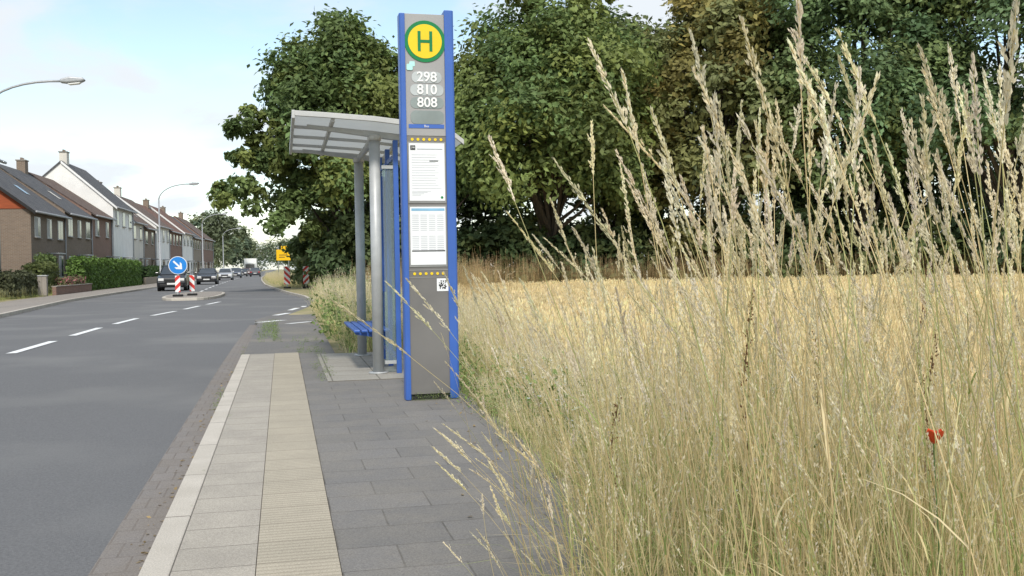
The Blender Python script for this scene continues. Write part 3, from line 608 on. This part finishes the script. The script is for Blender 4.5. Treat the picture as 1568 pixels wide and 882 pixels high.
def stalk_tpl(H=1.6,detail=1.0,green=.3,leafy=True):
    a=Acc(); n=9; s=np.linspace(0,1,n); b=rng.uniform(.03,.24); ph=rng.uniform(-.02,.02)
    P=np.stack([b*s**2.4+ph*np.sin(s*5),.02*np.sin(s*4+ph*90),H*s-.25*b*s**4],1)
    hs=rng.uniform(.835,.89)
    V=[];R=np.interp(s,[0,1],[.0021,.0010])
    for i in range(n):
        for j in range(3): an=2*math.pi*j/3; V.append(P[i]+R[i]*np.array([math.cos(an),math.sin(an),0]))
    F=[(i*3+j,i*3+(j+1)%3,(i+1)*3+(j+1)%3,(i+1)*3+j) for i in range(n-1) for j in range(3)]
    g=rng.random()<green; c0=GRN if g else OCH; c1=(GRN*.4+STRAW*.6) if g else STRAW
    a.add(V,F,np.repeat(c0[None]*(1-s[:,None])+c1[None]*s[:,None],3,axis=0))
    wide=rng.uniform(.003,.0075); hc=PALE*rng.uniform(.9,1.06)*np.array([1,rng.uniform(.97,1.02),rng.uniform(.85,1.05)])
    spikes(a,P,hs,1.0,int(125*detail),wide,.0135,.0046,hc,.22)
    for k in range(int(5*detail)):
        s0=hs+(1-hs)*rng.uniform(0,.7); p0=interp(P,np.array([s0]))[0]; an=rng.uniform(0,2*math.pi); Lb=rng.uniform(.016,.032)
        q=np.linspace(0,1,4)[:,None]; B=p0+np.array([math.cos(an)*.26,math.sin(an)*.26,1])*Lb*q+np.array([math.cos(an),math.sin(an),0])*.004
        spikes(a,B,.1,1,int(11*detail),.003,.011,.0042,hc,.25)
    if leafy:
      for k in range(rng.integers(1,3)):
        z=rng.uniform(.12,.5); bs=interp(P,np.array([z]))[0]
        blade(a,bs,rng.uniform(0,6.28),rng.uniform(.16,.34),rng.uniform(.5,.8),.006,(GRN*rng.uniform(.8,1.2) if rng.random()<.45 else STRAW*.9),4)
    return a.get()
def tuft_tpl(nb=18,H=.5,heads=3,green=.6,wd=.006,spread=.08):
    a=Acc()
    for k in range(nb):
        c=GRN*rng.uniform(.6,1.2) if rng.random()<green else STRAW*rng.uniform(.75,1.05)
        blade(a,np.array([rng.normal()*spread,rng.normal()*spread,0]),rng.uniform(0,6.28),H*rng.uniform(.55,1.2),rng.uniform(.7,.95),wd*rng.uniform(.6,1.3),c,3)
    for k in range(heads):
        an=rng.uniform(0,6.28); b=rng.uniform(.03,.15); h=H*rng.uniform(1.05,1.5); s=np.linspace(0,1,5); x0,y0=rng.normal(size=2)*spread
        P=np.stack([x0+math.cos(an)*b*s**2,y0+math.sin(an)*b*s**2,h*s],1)
        V,F=ribbon_geo(P,np.full(5,.003),nrm(np.array([-math.sin(an),math.cos(an),0])+rng.normal(size=3)*.5)); a.add(V,F,STRAW*.9)
        spikes(a,P,.78,1,14,.007,.016,.006,PALE*rng.uniform(.8,1))
    return a.get()
def wheat_tpl(ns=14,H=.78,wd=.004,hw=.012):
    a=Acc()
    for k in range(ns):
        an=rng.uniform(0,6.28); b=rng.uniform(.0,.07); h=H*rng.uniform(.86,1.08); s=np.linspace(0,1,3); x0,y0=rng.normal(size=2)*.085
        o=np.array([math.cos(an),math.sin(an),0]); sd=np.array([-math.sin(an),math.cos(an),0])
        P=np.array([x0,y0,0])+o*(b*s**2)[:,None]+np.array([0,0,1])*(h*s)[:,None]
        c=np.array((.80,.68,.42))*rng.uniform(.88,1.1)
        V,F=ribbon_geo(P,np.full(3,wd),sd); a.add(V,F,c*.9)
        top=P[-1]; dr=nrm(o*rng.uniform(.1,.7)+np.array([0,0,.9])); 
        for q in (sd,np.cross(sd,dr)):
            a.add([top,top+dr*.045+q*hw*.5,top+dr*.095,top+dr*.045-q*hw*.5],[(0,1,2,3)],c*1.1)
    for k in range(2):
        blade(a,np.array([rng.normal()*.08,rng.normal()*.08,H*.35]),rng.uniform(0,6.28),.28,.6,.009,STRAW*.95,3)
    return a.get()
def tints(n,lo=.8,hi=1.15,hv=.03):
    t=np.repeat(rng.uniform(lo,hi,n)[:,None],3,axis=1); t*=1+rng.normal(size=(n,3))*hv*np.array([.6,.5,1.4]); return t
def ground_z(x,y):
    e=np.array([xr(v) for v in np.atleast_1d(y)]); x1=np.maximum(2.0,e+1.3); x2=np.maximum(3.6,e+2.2)
    return np.where(x<x1,-.03,np.where(x<x2,-.03-.42*(x-x1)/(x2-x1),-.46))
T=[stalk_tpl(1.6,1.0,.28) for _ in range(28)]
T2=[stalk_tpl(1.6,.55,.34) for _ in range(16)]
TB=[stalk_tpl(1.1,.9,.15,False) for _ in range(12)]
a=Acc()
def put(n,fx_,hlo,hhi,tpl,H0,leanm=(0,0),leans=.12,acc=None,lo=.85,hi=1.12):
    P=fx_(n); n=len(P); pos=np.c_[P,ground_z(P[:,0],P[:,1])]
    h=rng.uniform(hlo,hhi,n); ln=np.clip(rng.normal(size=(n,2)),-1.8,1.8)*leans+np.array(leanm)
    scatter(acc or a,tpl,pos,rng.uniform(0,6.28,n),h/H0,tints(n,lo,hi,.025),ln)
def wedge(r0,r1,a0,a1,p=1.0):
    def f(n):
        r_=np.sqrt(rng.uniform(r0*r0,r1*r1,n)); u=rng.random(n)**p; an=np.radians(a0+(a1-a0)*u); return np.c_[np.sin(an)*r_,np.cos(an)*r_]
    return f
put(34,wedge(1.8,2.6,21,44,.75),1.38,1.66,T,1.6,(-.07,0),.10,a)
put(105,wedge(2.2,4.0,19,44,.65),1.35,1.88,T,1.6,(-.09,0),.11,a)
put(300,wedge(2.2,4.8,18,46,.7),1.05,1.5,T,1.6,(-.11,0),.14,a)
put(430,wedge(2.2,5.0,17,46,.8),.8,1.25,T2,1.6,(-.10,0),.17,a)
put(400,wedge(2.4,5.0,16,46,.9),.5,.95,T2,1.35,(-.10,0),.2,a)
def rect(x0,x1,y0,y1): return lambda n: np.c_[rng.uniform(x0,x1,n),rng.uniform(y0,y1,n)]
put(30,rect(.9,1.3,2.9,3.8),.65,1.0,T,1.25,(-.32,-.05),.08,a)
put(34,rect(.78,1.12,2.5,3.2),.52,.88,TB,1.1,(-.50,-.03),.12,a,.9,1.1)
put(14,rect(.62,.85,2.4,2.9),.40,.62,TB,1.0,(-.45,-.03),.15,a,.9,1.1)
put(3,rect(.95,1.02,2.45,2.6),1.08,1.2,T,1.35,(-.48,0),.03,a)
put(70,rect(1.15,1.75,3.4,5.2),.5,.95,T,1.4,(-.22,-.05),.12,a)
put(8,rect(1.2,1.4,4.2,6.5),.5,.75,T,1.2,(-.5,-.1),.1,a)
V,F,C=a.get(); np_mesh('tall_grass',V,F,M_grass,C)
U=[tuft_tpl(20,.75,4,.46,.007,.07) for _ in range(10)]
a=Acc()
put(850,wedge(2.4,6.5,17,46,.85),.4,.9,U,.9,(-.03,0),.12,a,.85,1.15)
V,F,C=a.get(); np_mesh('meadow_undergrass',V,F,M_grass,C)
U2=[tuft_tpl(15,.45,5,.50,.006,.07) for _ in range(12)]; U3=[tuft_tpl(17,.7,7,.42,.010,.12) for _ in range(8)]
a=Acc()
def vergeN(n):
    y=rng.uniform(3.8,11,n); x=rng.uniform(1.45,4.4,n)+.05*y; k=(x>1.5+.03*y); return np.c_[x,y][k]
put(2000,vergeN,.22,.58,U2,.55,(-.05,0),.2,a,.85,1.15)
def vergeE(n):
    y=rng.uniform(3.2,8.6,n); x=1.28+.045*y+np.abs(rng.normal(size=n))*.12-(rng.random(n)<.12)*.12; return np.c_[x,y]
put(460,vergeE,.08,.28,U2,.55,(-.15,0),.3,a,.85,1.15)
def vergeF(n):
    y=rng.uniform(11,46,n); x=rng.uniform(0,1,n)*(2.6+.07*y)+np.maximum(np.where(y<14,2.15,.95),np.interp(y,YR,XR)+.5); return np.c_[x,y]
put(3000,vergeF,.3,.85,U3,.85,(-.03,0),.2,a,.85,1.15)
def vergeG(n):
    y=rng.uniform(46,150,n); x=np.interp(y,YR,XR)+.5+rng.uniform(0,3,n); k=~((x<2.1)&(y<62.5)); return np.c_[x,y][k]
put(1200,vergeG,.4,.8,U3,.85,(0,0),.2,a,.85,1.1)
put(160,lambda n:np.c_[rng.uniform(1.75,2.6,n),rng.uniform(9,14.2,n)],.5,.9,U3,.85,(0,0),.15,a)
put(100,lambda n:np.c_[rng.uniform(1.0,1.8,n),rng.uniform(14.6,20,n)],.6,1.05,U3,.85,(0,0),.15,a)
def leftlawn(n):
    y=rng.uniform(34,64,n); return np.c_[rng.uniform(-14.0,-11.9,n),y]
P=leftlawn(900); scatter(a,U2,np.c_[P,np.full(len(P),-.05)],rng.uniform(0,6.28,len(P)),rng.uniform(.5,1.0,len(P)),tints(len(P))*np.array([.9,1,.8]))
V,F,C=a.get(); np_mesh('verge_grass',V,F,M_grass,C)
W=[]
for _ in range(5):
    aa=Acc(); n=70; P=rng.normal(size=(n,3))*np.array([.12,.12,.0])+np.array([0,0,1])*rng.uniform(0,.5,n)[:,None]**1.3; 
    aa.add(*leaf_geo(P,nrm(rng.normal(size=(n,3))*.6+np.array([0,0,.8])),rng.uniform(.015,.035,n),np.array((.19,.26,.08))[None]*rng.uniform(.7,1.4,n)[:,None])); W.append(aa.get())
a=Acc()
def sc(P,s0,s1,z=None):
    n=len(P); P=np.array(P,float); zz=ground_z(P[:,0],P[:,1]) if z is None else np.full(n,z)
    scatter(a,W,np.c_[P,zz],rng.uniform(0,6.28,n),rng.uniform(s0,s1,n),tints(n))
sc(rect(1.6,2.4,5.5,9.5)(45),.4,.9); sc(rect(.95,1.7,14.6,24)(80),.8,1.9); sc(rect(1.3,3,24,40)(120),1,2.4); sc(rect(1.8,3.2,3.5,8)(60),.5,1.4)
sc(rect(1.6,2.6,9,14)(35),.6,1.4)
sc([(1.12+.035*i,8.74+.02*math.sin(i*3)) for i in range(13)],.08,.2,0.0)
sc([(-.60+rng.normal()*.02,y) for y in (9.3,9.4,9.55,10.2,10.4,12.5,15,16)],.14,.32,-.08)
sc([(.46+rng.normal()*.05,y) for y in np.linspace(10.6,14.1,16)],.1,.3,0.0)
sc([(-.45+rng.random()*.35,y) for y in np.linspace(17,22,40)],.15,.45,-.03)
sc([(.2+rng.random()*.3,14.3+rng.normal()*.05) for y in range(10)],.1,.25,-.01)
sc([(.62+rng.normal()*.3,14.6+rng.random()*3) for y in range(14)],.15,.4,-.03)
sc([(-.455+rng.normal()*.01,y) for y in (5.2,6.1,8.3)],.04,.08,-.01)
V,F,C=a.get(); np_mesh('roadside_weeds',V,F,M_leaf,C)
a=Acc(); n=420; y=rng.uniform(3.5,14,n); x=np.where(rng.random(n)<.45,-.62-np.abs(rng.normal(size=n))*.06,1.28+.045*np.minimum(y,8)-np.abs(rng.normal(size=n))*.2); z=np.where(x<0,-.118,.002)
a.add(*leaf_geo(np.c_[x,y,z],nrm(rng.normal(size=(n,3))*.25+np.array([0,0,1])),rng.uniform(.006,.02,n),np.array((.38,.28,.14))[None]*rng.uniform(.5,1.3,n)[:,None]))
V,F,C=a.get(); np_mesh('leaf_litter',V,F,M_leaf,C)
Wn=[wheat_tpl(14,.78,.005,.014) for _ in range(10)]; Wf=[wheat_tpl(14,.78,.010,.030) for _ in range(6)]
a=Acc()
def wheatP(n,y0,y1,xmax):
    y=rng.uniform(y0,y1,n); x=rng.uniform(0,1,n)*xmax+ (3.1+.11*(y-11)); k=x<1.05*y+2; return np.c_[x,y][k]
def wput(P,tp,lo,hi,tr=(.86,1.12)):
    n=len(P); tt=tints(n,*tr,.02); pt=.5+.5*np.sin(P[:,0]*.5+1.3*np.sin(P[:,1]*.33)); tt*=(.90+.14*pt)[:,None]
    scatter(a,tp,np.c_[P,np.full(n,-.5)],rng.uniform(0,6.28,n),rng.uniform(lo,hi,n),tt,rng.normal(size=(n,2))*.08)
wput(np.c_[rng.uniform(3.6,9,1100),rng.uniform(3.8,8,1100)],Wn,.85,1.05)
wput(wheatP(3600,8,15,12),Wn,.88,1.1); wput(wheatP(2800,15,26,22),Wf,.88,1.1); wput(wheatP(4000,26,45,42),Wf,.9,1.15)
V,F,C=a.get(); np_mesh('wheat_field',V,F,M_grass,C)
M_wb=mat('wheat_canopy',(.66,.54,.31),(.52,.42,.23),.95,14,.8,40)
gx=np.linspace(0,1,50); gy=np.linspace(4,46,76); V=[];F=[]
for yy in gy:
    for t in gx: V.append((3.9+.11*(max(yy,8)-11)+t*52,yy,-.5+min(.5,.02+t*24)*.95+rng.uniform(-.05,.05)))
for i in range(75):
    for j in range(49): q=i*50+j; F.append((q,q+1,q+51,q+50))
poly('wheat_stubble_layer',V,F,M_wb)
B=[tuft_tpl(20,1.0,8,.25,.014,.2) for _ in range(6)]
a=Acc(); n=1300; y=rng.uniform(44,48,n); P=np.c_[rng.uniform(3.5,48,n),y]; P[:,1]-=np.clip(P[:,0]-24,0,30)*.45
scatter(a,B,np.c_[P,np.full(n,-.5)],rng.uniform(0,6.28,n),rng.uniform(.9,1.6,n),tints(n,.45,.75)*np.array([1,.84,.72]))
n=320; P=np.c_[rng.uniform(3.2,7.5,n),rng.uniform(27,44,n)]; scatter(a,B,np.c_[P,np.full(n,-.45)],rng.uniform(0,6.28,n),rng.uniform(.8,1.5,n),tints(n,.5,.8)*np.array([1,.84,.7]))
V,F,C=a.get(); np_mesh('field_margin_grass',V,F,M_grass,C)
a=Acc()
for (x,y,h) in [(1.55,3.1,1.1),(2.35,4.0,1.1),(1.2,3.5,.7),(2.6,3.6,1.15),(2.2,3.0,.95)]:
    P=np.array([[x,y,-.1],[x+.02,y,h*.35],[x,y+.02,h*.7],[x+.03,y,h]]); v,f=tube_geo(P,[.004,.003,.003,.002],4,False); a.add(v,f,np.array((.22,.14,.07)))
    spikes(a,P,.45,1,130,.018,.012,.009,(.22,.12,.06),.9)
V,F,C=a.get(); np_mesh('dock_plant',V,F,M_grass,C)
pp=empty('poppy_flower',(1.61,2.18,.0)); M_pop=mat('poppy_red',(.80,.10,.03),(.7,.08,.03),.5)
tube('stem',[(0,0,-.1),(.02,0,.35),(0,0,.73)],.002,mat('stem_green',(.1,.16,.05)),pp,5)
for i in range(5):
    an=i*1.256; V=[]; 
    for r_,z in((.003,.0),(.014,.014),(.022,.032)):
        for q in(-.75,-.25,.25,.75): V.append((math.cos(an+q)*r_,math.sin(an+q)*r_-.3*z,.73+z+.004*math.sin(q*9+i)))
    poly('petal_%d'%i,V,[(r*4+c,r*4+c+1,r*4+c+5,r*4+c+4) for r in range(2) for c in range(3)],M_pop,pp,0,True)
a=Acc()
for (x,y,z,n) in [(1.9,7.2,.38,16),(2.0,6.6,.34,14),(1.75,5.6,.25,10),(2.3,6.2,.4,10),(1.7,3.5,.42,5),(2.6,5,.5,8),(1.62,6.2,.3,8)]:
    for k in range(n):
        p=np.array([x+rng.normal()*.13,y+rng.normal()*.2,z+rng.normal()*.08]); v,f=tube_geo([[p[0],p[1],-.05],p],[.0015,.0015],3,False); a.add(v,f,np.array((.15,.2,.06)))
        for q in range(7):
            an=q*.9; d=np.array([math.cos(an),math.sin(an)*.6-.3,.5]); e_=np.array([-math.sin(an),math.cos(an),0])
            a.add([p,p+d*.010+e_*.005,p+d*.02,p+d*.010-e_*.005],[(0,1,2,3)],np.array((.85,.85,.82)))
V,F,C=a.get(); np_mesh('white_wildflowers',V,F,M_grass,C)
